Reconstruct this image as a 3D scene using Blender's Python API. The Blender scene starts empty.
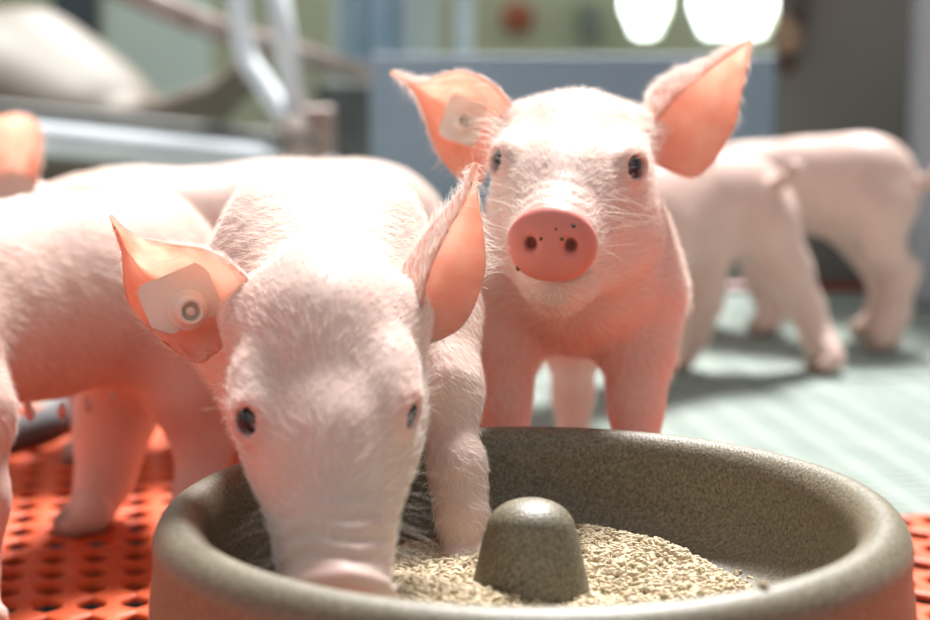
import bpy, bmesh, math, random
import numpy as np
from mathutils import Vector, Matrix

# ------------------------------------------------------------------ camera, world, light
SC = bpy.context.scene
COL = SC.collection
FPX = 2000.0                       # focal length in pixels of the 930x620 frame
CAM_H = 0.315
PITCH = math.atan(0.16)
SP, CP = math.sin(PITCH), math.cos(PITCH)

cd = bpy.data.cameras.new('camera')
cam = bpy.data.objects.new('camera', cd)
COL.objects.link(cam)
cd.sensor_width = 36.0
cd.lens = 36.0 * FPX / 930.0
cam.location = (0, 0, CAM_H)
cam.rotation_euler = (math.pi / 2 - PITCH, 0, 0)
cd.clip_start = 0.02
cd.dof.use_dof = True
cd.dof.focus_distance = 0.87
cd.dof.aperture_fstop = 5.4
cd.dof.aperture_blades = 6
SC.camera = cam

w = bpy.data.worlds.new('barn_daylight')
SC.world = w
w.use_nodes = True
w.node_tree.nodes['Background'].inputs[0].default_value = (0.98, 0.99, 1.0, 1)
w.node_tree.nodes['Background'].inputs[1].default_value = 0.34

sd = bpy.data.lights.new('roof_daylight', 'SUN')
sd.energy = 7.6
sd.angle = math.radians(14)
sd.color = (1.0, 0.99, 0.975)
sun = bpy.data.objects.new('roof_daylight', sd)
COL.objects.link(sun)
sun_dir = Vector((0.18, 0.83, 1.22)).normalized()     # towards the light: high, behind the animals
sun.rotation_euler = sun_dir.to_track_quat('Z', 'Y').to_euler()
sun.location = (0.6, 2.2, 3.0)

SC.view_settings.view_transform = 'Standard'
SC.view_settings.look = 'None'
SC.view_settings.exposure = 0.42
SC.view_settings.gamma = 1.0
SC.view_settings.use_curve_mapping = False

RNG = np.random.default_rng(7)
random.seed(7)

# ------------------------------------------------------------------ helpers
CAMV = np.array([0, 0, CAM_H])
FWD = np.array([0, CP, -SP])
UPV = np.array([0, SP, CP])
RGT = np.array([1.0, 0, 0])


def P(px, py, d):
    """world point seen at photograph pixel (px, py), d metres in front of the lens"""
    return CAMV + d * (FWD + (px - 465) / FPX * RGT + (310 - py) / FPX * UPV)


def floor_pt(px, d, z=0.0):
    """point at height z, at depth d, in image column px"""
    v = ((z - CAM_H) / d + SP) / CP
    return CAMV + d * (FWD + (px - 465) / FPX * RGT + v * UPV)


def nrm(v):
    v = np.asarray(v, float)
    return v / np.linalg.norm(v)


def link(name, me, mat=None, parent=None, smooth=True):
    o = bpy.data.objects.new(name, me)
    COL.objects.link(o)
    if mat is not None and hasattr(me, 'materials'):
        me.materials.append(mat)
    if smooth and isinstance(me, bpy.types.Mesh):
        me.polygons.foreach_set('use_smooth', [True] * len(me.polygons))
    if parent is not None:
        attach(o, parent)
    return o


def attach(o, parent):
    o.parent = parent
    q = parent
    m = q.matrix_basis.copy()
    while q.parent is not None:
        m = q.parent.matrix_basis @ q.matrix_parent_inverse @ m
        q = q.parent
    o.matrix_parent_inverse = m.inverted()


def mesh_from(name, verts, faces):
    me = bpy.data.meshes.new(name)
    me.from_pydata([tuple(v) for v in verts], [], [tuple(int(i) for i in f) for f in faces])
    me.update()
    return me


def mesh_np(name, V, Q):
    """fast all-quad mesh"""
    me = bpy.data.meshes.new(name)
    V = np.asarray(V, np.float32)
    Q = np.asarray(Q, np.int32)
    me.vertices.add(len(V))
    me.vertices.foreach_set('co', V.ravel())
    me.loops.add(Q.size)
    me.loops.foreach_set('vertex_index', Q.ravel())
    me.polygons.add(len(Q))
    me.polygons.foreach_set('loop_start', np.arange(len(Q), dtype=np.int32) * Q.shape[1])
    me.update(calc_edges=True)
    me.validate()
    return me


def tag(o, label, cat, group=None, kind=None):
    o['label'] = label
    if cat:
        o['category'] = cat
    if group:
        o['group'] = group
    if kind:
        o['kind'] = kind
    return o


def structure(o, label=None):
    o['kind'] = 'structure'
    if label:
        o['label'] = label
    return o


def box_bm(bm, c, s, rot=None):
    m = Matrix.Translation(c)
    if rot is not None:
        m = m @ rot
    m = m @ Matrix.Diagonal((s[0], s[1], s[2], 1))
    return bmesh.ops.create_cube(bm, size=1, matrix=m)['verts']


def bm_obj(name, bm, mat, parent=None, bevel=0.0, smooth=False):
    if bevel:
        bmesh.ops.bevel(bm, geom=bm.edges[:], offset=bevel, segments=2, affect='EDGES', profile=0.5)
    me = bpy.data.meshes.new(name)
    bm.to_mesh(me)
    bm.free()
    return link(name, me, mat, parent, smooth)


def tube(name, pts, r, mat, parent=None, n=14, sub=6):
    """round bar through points with capped ends"""
    pts = [np.asarray(p, float) for p in pts]
    if len(pts) > 2:
        pts = list(resample(np.array(pts), (len(pts) - 1) * sub + 1))
    rs = r if hasattr(r, '__len__') else [r] * len(pts)
    V, Fc = [], []
    ref = np.array([0.31, 0.2, 0.93])
    for i, p in enumerate(pts):
        t = nrm(pts[min(i + 1, len(pts) - 1)] - pts[max(i - 1, 0)])
        a = nrm(np.cross(t, ref)); b = np.cross(t, a)
        for k in range(n):
            q = 2 * math.pi * k / n
            V.append(p + rs[i] * (math.cos(q) * a + math.sin(q) * b))
    for i in range(len(pts) - 1):
        for k in range(n):
            k2 = (k + 1) % n
            Fc.append((i * n + k, i * n + k2, (i + 1) * n + k2, (i + 1) * n + k))
    Fc.append(tuple(range(n))[::-1]); Fc.append(tuple((len(pts) - 1) * n + k for k in range(n)))
    return link(name, mesh_from(name, V, Fc), mat, parent)


def resample(pts, n):
    """Catmull-Rom through pts, n samples"""
    pts = np.asarray(pts, float)
    m = len(pts)
    ext = np.vstack([2 * pts[0] - pts[1], pts, 2 * pts[-1] - pts[-2]])
    out = []
    for u in np.linspace(0, m - 1, n):
        i = min(int(u), m - 2); t = u - i
        p0, p1, p2, p3 = ext[i], ext[i + 1], ext[i + 2], ext[i + 3]
        out.append(0.5 * ((2 * p1) + (-p0 + p2) * t + (2 * p0 - 5 * p1 + 4 * p2 - p3) * t ** 2 + (-p0 + 3 * p1 - 3 * p2 + p3) * t ** 3))
    return np.array(out)


def lathe(name, prof, center, mat, parent=None, n=96):
    V, Fc = [], []
    m = len(prof)
    for k in range(n):
        a = 2 * math.pi * k / n
        for r, z in prof:
            V.append((center[0] + r * math.cos(a), center[1] + r * math.sin(a), center[2] + z))
    for k in range(n):
        k2 = (k + 1) % n
        for j in range(m - 1):
            Fc.append((k * m + j, k2 * m + j, k2 * m + j + 1, k * m + j + 1))
    me = mesh_from(name, V, Fc)
    bm = bmesh.new(); bm.from_mesh(me)
    bmesh.ops.remove_doubles(bm, verts=bm.verts, dist=1e-6)
    bmesh.ops.recalc_face_normals(bm, faces=bm.faces)
    bm.to_mesh(me); bm.free()
    return link(name, me, mat, parent)


# ------------------------------------------------------------------ materials
def new_mat(name):
    m = bpy.data.materials.new(name)
    m.use_nodes = True
    nt = m.node_tree
    return m, nt, nt.nodes['Principled BSDF']


def noise_mat(name, c1, c2, scale, rough=0.5, detail=4, bump=0.0, bump_scale=None, metallic=0.0, lo=0.35, hi=0.65, spec=0.5):
    m, nt, b = new_mat(name)
    tc = nt.nodes.new('ShaderNodeTexCoord')
    n = nt.nodes.new('ShaderNodeTexNoise')
    n.inputs['Scale'].default_value = scale
    n.inputs['Detail'].default_value = detail
    nt.links.new(tc.outputs['Object'], n.inputs['Vector'])
    r = nt.nodes.new('ShaderNodeValToRGB')
    r.color_ramp.elements[0].position = lo; r.color_ramp.elements[1].position = hi
    r.color_ramp.elements[0].color = (*c1, 1); r.color_ramp.elements[1].color = (*c2, 1)
    nt.links.new(n.outputs['Fac'], r.inputs['Fac'])
    nt.links.new(r.outputs['Color'], b.inputs['Base Color'])
    b.inputs['Roughness'].default_value = rough
    b.inputs['Metallic'].default_value = metallic
    b.inputs['Specular IOR Level'].default_value = spec
    if bump:
        n2 = nt.nodes.new('ShaderNodeTexNoise')
        n2.inputs['Scale'].default_value = bump_scale or scale * 2
        n2.inputs['Detail'].default_value = 3
        nt.links.new(tc.outputs['Object'], n2.inputs['Vector'])
        bp = nt.nodes.new('ShaderNodeBump')
        bp.inputs['Strength'].default_value = bump
        bp.inputs['Distance'].default_value = 0.001
        nt.links.new(n2.outputs['Fac'], bp.inputs['Height'])
        nt.links.new(bp.outputs['Normal'], b.inputs['Normal'])
    return m


def skin_material():
    m, nt, b = new_mat('piglet_skin')
    at = nt.nodes.new('ShaderNodeAttribute'); at.attribute_name = 'skin'
    th = nt.nodes.new('ShaderNodeAttribute'); th.attribute_name = 'thin'
    tc = nt.nodes.new('ShaderNodeTexCoord')
    n = nt.nodes.new('ShaderNodeTexNoise'); n.inputs['Scale'].default_value = 38; n.inputs['Detail'].default_value = 5
    nt.links.new(tc.outputs['Object'], n.inputs['Vector'])
    r = nt.nodes.new('ShaderNodeMapRange'); r.inputs['From Min'].default_value = .3; r.inputs['From Max'].default_value = .7
    r.inputs['To Min'].default_value = .93; r.inputs['To Max'].default_value = 1.04
    nt.links.new(n.outputs['Fac'], r.inputs['Value'])
    mx = nt.nodes.new('ShaderNodeVectorMath'); mx.operation = 'SCALE'
    nt.links.new(at.outputs['Color'], mx.inputs[0]); nt.links.new(r.outputs['Result'], mx.inputs['Scale'])
    nt.links.new(mx.outputs['Vector'], b.inputs['Base Color'])
    b.inputs['Roughness'].default_value = .5
    b.inputs['Specular IOR Level'].default_value = .35
    b.inputs['Subsurface Weight'].default_value = .22
    b.inputs['Subsurface Radius'].default_value = (1.0, .32, .2)
    b.inputs['Subsurface Scale'].default_value = .006
    n2 = nt.nodes.new('ShaderNodeTexNoise'); n2.inputs['Scale'].default_value = 420; n2.inputs['Detail'].default_value = 3
    nt.links.new(tc.outputs['Object'], n2.inputs['Vector'])
    bp = nt.nodes.new('ShaderNodeBump'); bp.inputs['Strength'].default_value = .25; bp.inputs['Distance'].default_value = .0006
    nt.links.new(n2.outputs['Fac'], bp.inputs['Height'])
    nt.links.new(bp.outputs['Normal'], b.inputs['Normal'])
    tr = nt.nodes.new('ShaderNodeBsdfTranslucent')
    # veins and folds tint the light that comes through a thin ear
    wv = nt.nodes.new('ShaderNodeTexNoise'); wv.inputs['Scale'].default_value = 75; wv.inputs['Detail'].default_value = 2
    nt.links.new(tc.outputs['Object'], wv.inputs['Vector'])
    cr = nt.nodes.new('ShaderNodeValToRGB')
    cr.color_ramp.elements[0].position = .35; cr.color_ramp.elements[0].color = (.94, .60, .50, 1)
    cr.color_ramp.elements[1].position = .65; cr.color_ramp.elements[1].color = (.98, .79, .69, 1)
    nt.links.new(wv.outputs['Fac'], cr.inputs['Fac'])
    nt.links.new(cr.outputs['Color'], tr.inputs['Color'])
    ms = nt.nodes.new('ShaderNodeMixShader')
    nt.links.new(th.outputs['Fac'], ms.inputs['Fac'])
    nt.links.new(b.outputs['BSDF'], ms.inputs[1]); nt.links.new(tr.outputs['BSDF'], ms.inputs[2])
    nt.links.new(ms.outputs['Shader'], nt.nodes['Material Output'].inputs['Surface'])
    return m


def hair_material():
    m, nt, b = new_mat('white_bristle')
    b.inputs['Base Color'].default_value = (.96, .93, .88, 1)
    b.inputs['Roughness'].default_value = .45
    tr = nt.nodes.new('ShaderNodeBsdfTranslucent'); tr.inputs['Color'].default_value = (.95, .88, .8, 1)
    ms = nt.nodes.new('ShaderNodeMixShader'); ms.inputs['Fac'].default_value = .4
    nt.links.new(b.outputs['BSDF'], ms.inputs[1]); nt.links.new(tr.outputs['BSDF'], ms.inputs[2])
    nt.links.new(ms.outputs['Shader'], nt.nodes['Material Output'].inputs['Surface'])
    return m


SKIN = skin_material()
HAIR = hair_material()
EYE, _nt, _b = new_mat('dark_eye')
_b.inputs['Base Color'].default_value = (.012, .014, .02, 1); _b.inputs['Roughness'].default_value = .06
_b.inputs['Specular IOR Level'].default_value = .35
TAG = noise_mat('ear_tag_plastic', (.80, .70, .60), (.85, .76, .66), 60, .45)
TAG_HOLE = noise_mat('tag_socket', (.30, .24, .18), (.36, .30, .22), 90, .6)
STONE = noise_mat('speckled_stoneware', (.092, .079, .049), (.255, .222, .150), 700, .45, detail=6, bump=.35, bump_scale=800, lo=.32, hi=.70, spec=.55)
PELLET = noise_mat('feed_pellet', (.38, .29, .175), (.60, .50, .34), 260, .75, lo=.3, hi=.7)
ORANGE = noise_mat('orange_plastic', (.58, .080, .020), (.68, .110, .030), 26, .48, bump=.15, bump_scale=300, spec=.25)
GREEN = noise_mat('mint_plastic', (.265, .310, .280), (.305, .350, .318), 14, .85, spec=.15)
CRUMB = noise_mat('dry_crumb', (.09, .05, .03), (.24, .14, .07), 300, .8)

# ------------------------------------------------------------------ signed distance sculpting
class Field:
    def __init__(s, lo, hi, res):
        s.lo = np.asarray(lo, float); s.res = res
        s.n = np.ceil((np.asarray(hi, float) - s.lo) / res).astype(int) + 1
        s.a = np.full(s.n, 0.2, np.float32)
        s.ax = [(s.lo[i] + res * np.arange(s.n[i])).astype(np.float32) for i in range(3)]

    def win(s, lo, hi):
        i0 = np.clip(np.floor((lo - s.lo) / s.res).astype(int), 0, s.n)
        i1 = np.clip(np.ceil((hi - s.lo) / s.res).astype(int) + 1, 0, s.n)
        if np.any(i1 <= i0):
            return None
        sl = tuple(slice(i0[i], i1[i]) for i in range(3))
        X = s.ax[0][sl[0]][:, None, None]; Y = s.ax[1][sl[1]][None, :, None]; Z = s.ax[2][sl[2]][None, None, :]
        return sl, X, Y, Z

    def put(s, sl, d, k, sub=False):
        a = s.a[sl]
        if sub:
            d = -d
            h = np.maximum(k - np.abs(a - d), 0) / k
            s.a[sl] = np.maximum(a, d) + h * h * k * .25
        else:
            h = np.maximum(k - np.abs(a - d), 0) / k
            s.a[sl] = np.minimum(a, d) - h * h * k * .25

    def cap(s, a, b, ra, rb, k=.012, sub=False):
        a = np.asarray(a, float); b = np.asarray(b, float)
        pad = max(ra, rb) + k + 3 * s.res
        w_ = s.win(np.minimum(a, b) - pad, np.maximum(a, b) + pad)
        if w_ is None:
            return
        sl, X, Y, Z = w_
        ba = b - a; L2 = float(ba @ ba)
        x, y, z = X - a[0], Y - a[1], Z - a[2]
        t = np.clip((x * ba[0] + y * ba[1] + z * ba[2]) / L2, 0, 1)
        d = np.sqrt((x - t * ba[0]) ** 2 + (y - t * ba[1]) ** 2 + (z - t * ba[2]) ** 2) - (ra + (rb - ra) * t)
        s.put(sl, d, k, sub)

    def chain(s, pts, rs, k=.012):
        for i in range(len(pts) - 1):
            s.cap(pts[i], pts[i + 1], rs[i], rs[i + 1], k)

    def ell(s, c, r, B=None, k=.012, sub=False):
        """ellipsoid: centre c, radii r along the rows of B"""
        c = np.asarray(c, float); r = np.asarray(r, float)
        B = np.eye(3) if B is None else np.asarray(B, float)
        pad = r.max() + k + 3 * s.res
        w_ = s.win(c - pad, c + pad)
        if w_ is None:
            return
        sl, X, Y, Z = w_
        x, y, z = X - c[0], Y - c[1], Z - c[2]
        k0 = 0; k1 = 0
        for i in range(3):
            q = (x * B[i, 0] + y * B[i, 1] + z * B[i, 2]) / r[i]
            k0 = k0 + q * q; k1 = k1 + (q / r[i]) ** 2
        k0 = np.sqrt(k0); k1 = np.sqrt(k1) + 1e-9
        s.put(sl, k0 * (k0 - 1) / k1, k, sub)

    def sample(s, p):
        q = (np.asarray(p, float) - s.lo) / s.res
        i = np.clip(np.floor(q).astype(int), 0, s.n - 2); f = q - i
        v = 0.0
        for dx in (0, 1):
            for dy in (0, 1):
                for dz in (0, 1):
                    wgt = (f[0] if dx else 1 - f[0]) * (f[1] if dy else 1 - f[1]) * (f[2] if dz else 1 - f[2])
                    v += wgt * float(s.a[i[0] + dx, i[1] + dy, i[2] + dz])
        return v

    def grad(s, p, e=.003):
        return nrm([s.sample(p + e * u) - s.sample(p - e * u) for u in np.eye(3)])

    def hit(s, px, py, d0, d1):
        for d in np.arange(d0, d1, .0006):
            p = P(px, py, d)
            if s.sample(p) < 0:
                return p
        return P(px, py, (d0 + d1) / 2)

    def surface(s):
        """naive surface nets"""
        a = s.a
        inside = a < 0
        n = s.n
        cs = np.zeros(n - 1, np.int8)
        for dx in (0, 1):
            for dy in (0, 1):
                for dz in (0, 1):
                    cs += inside[dx:n[0] - 1 + dx, dy:n[1] - 1 + dy, dz:n[2] - 1 + dz]
        act = np.argwhere((cs > 0) & (cs < 8))
        idx = -np.ones(n - 1, np.int64)
        idx[tuple(act.T)] = np.arange(len(act))
        acc = np.zeros((len(act), 3)); cnt = np.zeros(len(act))
        corners = [(i >> 2 & 1, i >> 1 & 1, i & 1) for i in range(8)]
        for i in range(8):
            for j in range(i + 1, 8):
                ci, cj = np.array(corners[i]), np.array(corners[j])
                if np.abs(ci - cj).sum() != 1:
                    continue
                va = a[tuple((act + ci).T)]; vb = a[tuple((act + cj).T)]
                m = (va < 0) != (vb < 0)
                t = np.where(m, va / np.where(m, va - vb, 1), 0)
                pt = ci + t[:, None] * (cj - ci)
                acc[m] += pt[m]; cnt[m] += 1
        V = (act + acc / cnt[:, None]) * s.res + s.lo
        Q = []
        for ax in range(3):
            b, c = (ax + 1) % 3, (ax + 2) % 3
            lo_ = [slice(None)] * 3; hi_ = [slice(None)] * 3
            lo_[ax] = slice(0, -1); hi_[ax] = slice(1, None)
            i0 = inside[tuple(lo_)]; i1 = inside[tuple(hi_)]
            e = np.argwhere(i0 != i1)
            ok = (e[:, b] > 0) & (e[:, c] > 0) & (e[:, b] < n[b] - 1) & (e[:, c] < n[c] - 1)
            e = e[ok]
            if not len(e):
                continue
            flip = i0[tuple(e.T)]
            eb = np.zeros(3, int); eb[b] = 1
            ec = np.zeros(3, int); ec[c] = 1
            q = np.stack([idx[tuple((e - eb - ec).T)], idx[tuple((e - ec).T)], idx[tuple(e.T)], idx[tuple((e - eb).T)]], 1)
            q[~flip] = q[~flip][:, ::-1]
            Q.append(q)
        Q = np.vstack(Q)
        return V, Q


def relax(V, Q, it=3, lam=.5):
    E = np.vstack([Q[:, [0, 1]], Q[:, [1, 2]], Q[:, [2, 3]], Q[:, [3, 0]]])
    E = np.unique(np.sort(E, 1), axis=0)
    for _ in range(it):
        for f in (lam, -lam * .97):
            acc = np.zeros_like(V); c = np.zeros(len(V))
            for k in range(3):
                acc[:, k] = np.bincount(E[:, 0], V[E[:, 1], k], len(V)) + np.bincount(E[:, 1], V[E[:, 0], k], len(V))
            c = np.bincount(E[:, 0], minlength=len(V)) + np.bincount(E[:, 1], minlength=len(V))
            V = V + f * (acc / np.maximum(c, 1)[:, None] - V)
    return V


def ear_sheet(L, M, R, th=.0016, rows=30, cols=19):
    """thin cupped sheet through a leading edge L, a fold M and a trailing edge R (base to tip)"""
    Lc, Mc, Rc = (resample(np.array([P(*q) for q in c]), rows) for c in (L, M, R))
    t = np.linspace(0, 1, cols)
    G = np.zeros((rows, cols, 3))
    for i in range(rows):
        ctl = 2 * Mc[i] - .5 * (Lc[i] + Rc[i])
        G[i] = ((1 - t) ** 2)[:, None] * Lc[i] + (2 * t * (1 - t))[:, None] * ctl + (t ** 2)[:, None] * Rc[i]
    du = np.gradient(G, axis=0); dv = np.gradient(G, axis=1)
    N = np.cross(du, dv); N /= np.linalg.norm(N, axis=2, keepdims=True) + 1e-12
    mid = N[rows // 2, cols // 2]
    if mid @ (CAMV - G[rows // 2, cols // 2]) < 0:
        N = -N
    # soft ridges along the inside of the ear
    prof = th * (.35 + .65 * np.sqrt(np.clip(4 * t * (1 - t), 0, 1)))[None, :, None] * np.ones((rows, 1, 1))
    prof = prof * np.linspace(1.5, .8, rows)[:, None, None]
    rid = .0011 * np.sin(t * 21)[None, :, None] * (np.sin(np.linspace(0, math.pi, rows))[:, None, None]) * (4 * t * (1 - t))[None, :, None]
    A = G + N * (prof + rid); B = G - N * (prof - rid)
    V = np.vstack([A.reshape(-1, 3), B.reshape(-1, 3)])
    F = []
    nA = rows * cols
    for i in range(rows - 1):
        for j in range(cols - 1):
            a, b, c, d = i * cols + j, i * cols + j + 1, (i + 1) * cols + j + 1, (i + 1) * cols + j
            F.append((a, b, c, d)); F.append((nA + d, nA + c, nA + b, nA + a))
        for j in (0, cols - 1):
            a, b = i * cols + j, (i + 1) * cols + j
            q = (a, b, nA + b, nA + a)
            F.append(q if j == 0 else q[::-1])
    for j in range(cols - 1):
        a, b = (rows - 1) * cols + j, (rows - 1) * cols + j + 1
        F.append((a, b, nA + b, nA + a))
    F = np.array(F)
    # make all faces look outward from the sheet's middle layer
    ctr = np.vstack([G.reshape(-1, 3), G.reshape(-1, 3)])
    p = V[F]; fn = np.cross(p[:, 2] - p[:, 0], p[:, 3] - p[:, 1])
    out = p.mean(1) - ctr[F].mean(1)
    m = (fn * out).sum(1) < 0
    F[m] = F[m][:, ::-1]
    inner = np.concatenate([np.ones(nA), np.zeros(nA)])
    vv = np.tile(np.linspace(0, 1, rows)[:, None], (1, cols)).ravel()
    return V, F, inner, np.concatenate([vv, vv])


PINK = np.array([.70, .505, .44])
EAR_IN = np.array([.84, .56, .48])
EAR_OUT = np.array([.84, .68, .61])
SNOUT = np.array([.68, .23, .19])
HOOF = np.array([.30, .22, .165])


def head_frame(c0, s, uph, roll=0.0):
    F = nrm(s - c0); U = nrm(uph - (uph @ F) * F); R = np.cross(F, U)
    if roll:
        U, R = math.cos(roll) * U + math.sin(roll) * R, math.cos(roll) * R - math.sin(roll) * U
    return F, U, R, float(np.linalg.norm(s - c0))


def sculpt_head(f, c0, F, U, R, L, s=1.0, jaw=1.0, wrinkle=0.0, jowl=0.0, pad=1.0, skull=1.0):
    B = np.array([R, F, U])
    H = lambda r, ff, u: c0 + s * r * R + ff * F + s * u * U
    f.ell(H(0, .002, 0), (.0280 * s * skull, .042 * s, .034 * s), B, .01)
    f.cap(H(0, .010, .003), H(0, .055, -.003), .0290 * s, .0275 * s, .012)
    f.cap(H(0, .055, -.004), H(0, L - .014, -.011), .0255 * s, .0165 * s, .012)
    for q in (-1, 1):
        f.ell(H(q * .0175, .024, -.014), (.0195 * s, .036 * s, .026 * s), B, .014)
        f.cap(H(q * .009, .055, -.016), H(q * .006, L - .02, -.014), .0175 * s, .0115 * s, .010)
        f.ell(H(q * .0255, .037, .012), (.009 * s, .017 * s, .009 * s), B, .012)
    f.cap(H(0, .005, -.030 * jaw), H(0, L - .038, -.031 * jaw), .023 * s, .0115 * s, .014)
    f.ell(H(0, L - .030, -.033 * jaw), (.011 * s, .014, .010 * s), B, .008)
    if jowl:
        for q in (-1, 1):
            f.cap(H(q * .022, .018, -.030), H(q * .004, L - .040, -.036), .022 * jowl, .011 * jowl, .012)
    # snout pad: a flat upright disc with a soft rim
    f.ell(H(0, L - .0065, -.0095), (.0198 * s * pad, .0080, .0168 * s), B, .005)
    # mouth line below the pad
    f.ell(H(0, L - .020, -.0275), (.020 * s, .016, .0011), B, .003, sub=True)
    if wrinkle:
        w_ = f.win(H(0, L - .03, 0) - .04, H(0, L - .03, 0) + .04)
        sl, X, Y, Z = w_
        x, y, z = X - c0[0], Y - c0[1], Z - c0[2]
        ff = x * F[0] + y * F[1] + z * F[2]; uu = x * U[0] + y * U[1] + z * U[2]; rr = x * R[0] + y * R[1] + z * R[2]
        ph = ff + 7.0 * rr * rr + .0016 * np.sin(rr * 190 + 60 * ff) + .0011 * np.sin(rr * 90 - 1)
        m = np.clip((ff - (L - .046)) / .022, 0, 1) * np.clip((L - .010 - ff) / .006, 0, 1) * np.clip((uu + .006) / .010, 0, 1)
        f.a[sl] += (wrinkle * m * np.sin(2 * math.pi * ph / .0078)).astype(np.float32)
    return H


def nostrils(f, H, L, F, U, R):
    B = np.array([R, F, U])
    for q in (-1, 1):
        f.ell(H(q * .0085, L + .003, -.0085), (.0030, .0085, .0040), B, .0035, sub=True)


def place_eye(f, hitp, c0, F, size=1.0):
    n = f.grad(hitp)
    c = hitp - n * .0042 * size
    a = nrm(F - (F @ n) * n); b = np.cross(n, a)
    Bq = np.array([a, b, n])
    f.ell(c, (.0100 * size, .0082 * size, .0068 * size), Bq, .006)
    f.ell(c + n * .0055 * size, (.0057 * size, .0046 * size, .0066 * size), Bq, .0014, sub=True)
    f.ell(c, (.0056 * size,) * 3, Bq, .001, sub=True)
    return c, n, Bq * size


def torso(f, spec):
    """list of (centre, lateral axis, along axis, radii)"""
    for c, lat, along, r, k in spec:
        lat = nrm(lat); along = nrm(along - (along @ lat) * lat); up = np.cross(lat, along)
        f.ell(c, r, np.array([lat, along, up]), k)


def plain_head(pig, c0, s, ear=.045):
    """head of a piglet that the frame hides: same head, short upright ears"""
    F, U, R, L = head_frame(c0, s, np.array([0, 0, 1.0]))
    H = sculpt_head(pig.f, c0, F, U, R, L, 1.0, 1.0)
    nostrils(pig.f, H, L, F, U, R)
    pig.paint.append((H(0, L - .0035, -.0095), .022, SNOUT, .008))
    for q in (-1, 1):
        h = H(q * .034, .036, .010)
        n = nrm(q * R * .9 + U * .35)
        while pig.f.sample(h) < 0:
            h = h + n * .0006
        pig.eyes.append(place_eye(pig.f, h, c0, F))
        b0, b1 = H(q * .014, .006, .030), H(q * .034, .000, .006)
        tp = H(q * .062, -.004, .030 + ear)
        bk = H(q * .026, -.020, .022)
        mm = lambda a, t: a * (1 - t) + tp * t
        Ls = [pix(mm(b0, t) + U * .010 * math.sin(math.pi * t)) for t in (0, .35, .7, 1)]
        Ms = [pix(mm(bk, t)) for t in (0, .35, .7, .995)]
        Rs = [pix(mm(b1, t) + q * R * .014 * math.sin(math.pi * t)) for t in (0, .35, .7, .99)]
        pig.ears.append(ear_sheet(Ls, Ms, Rs, .0016, 16, 11))


def pix(p):
    v = np.asarray(p) - CAMV
    d = float(v @ FWD)
    return (465 + FPX * float(v @ RGT) / d, 310 - FPX * float(v @ UPV) / d, d)


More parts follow.
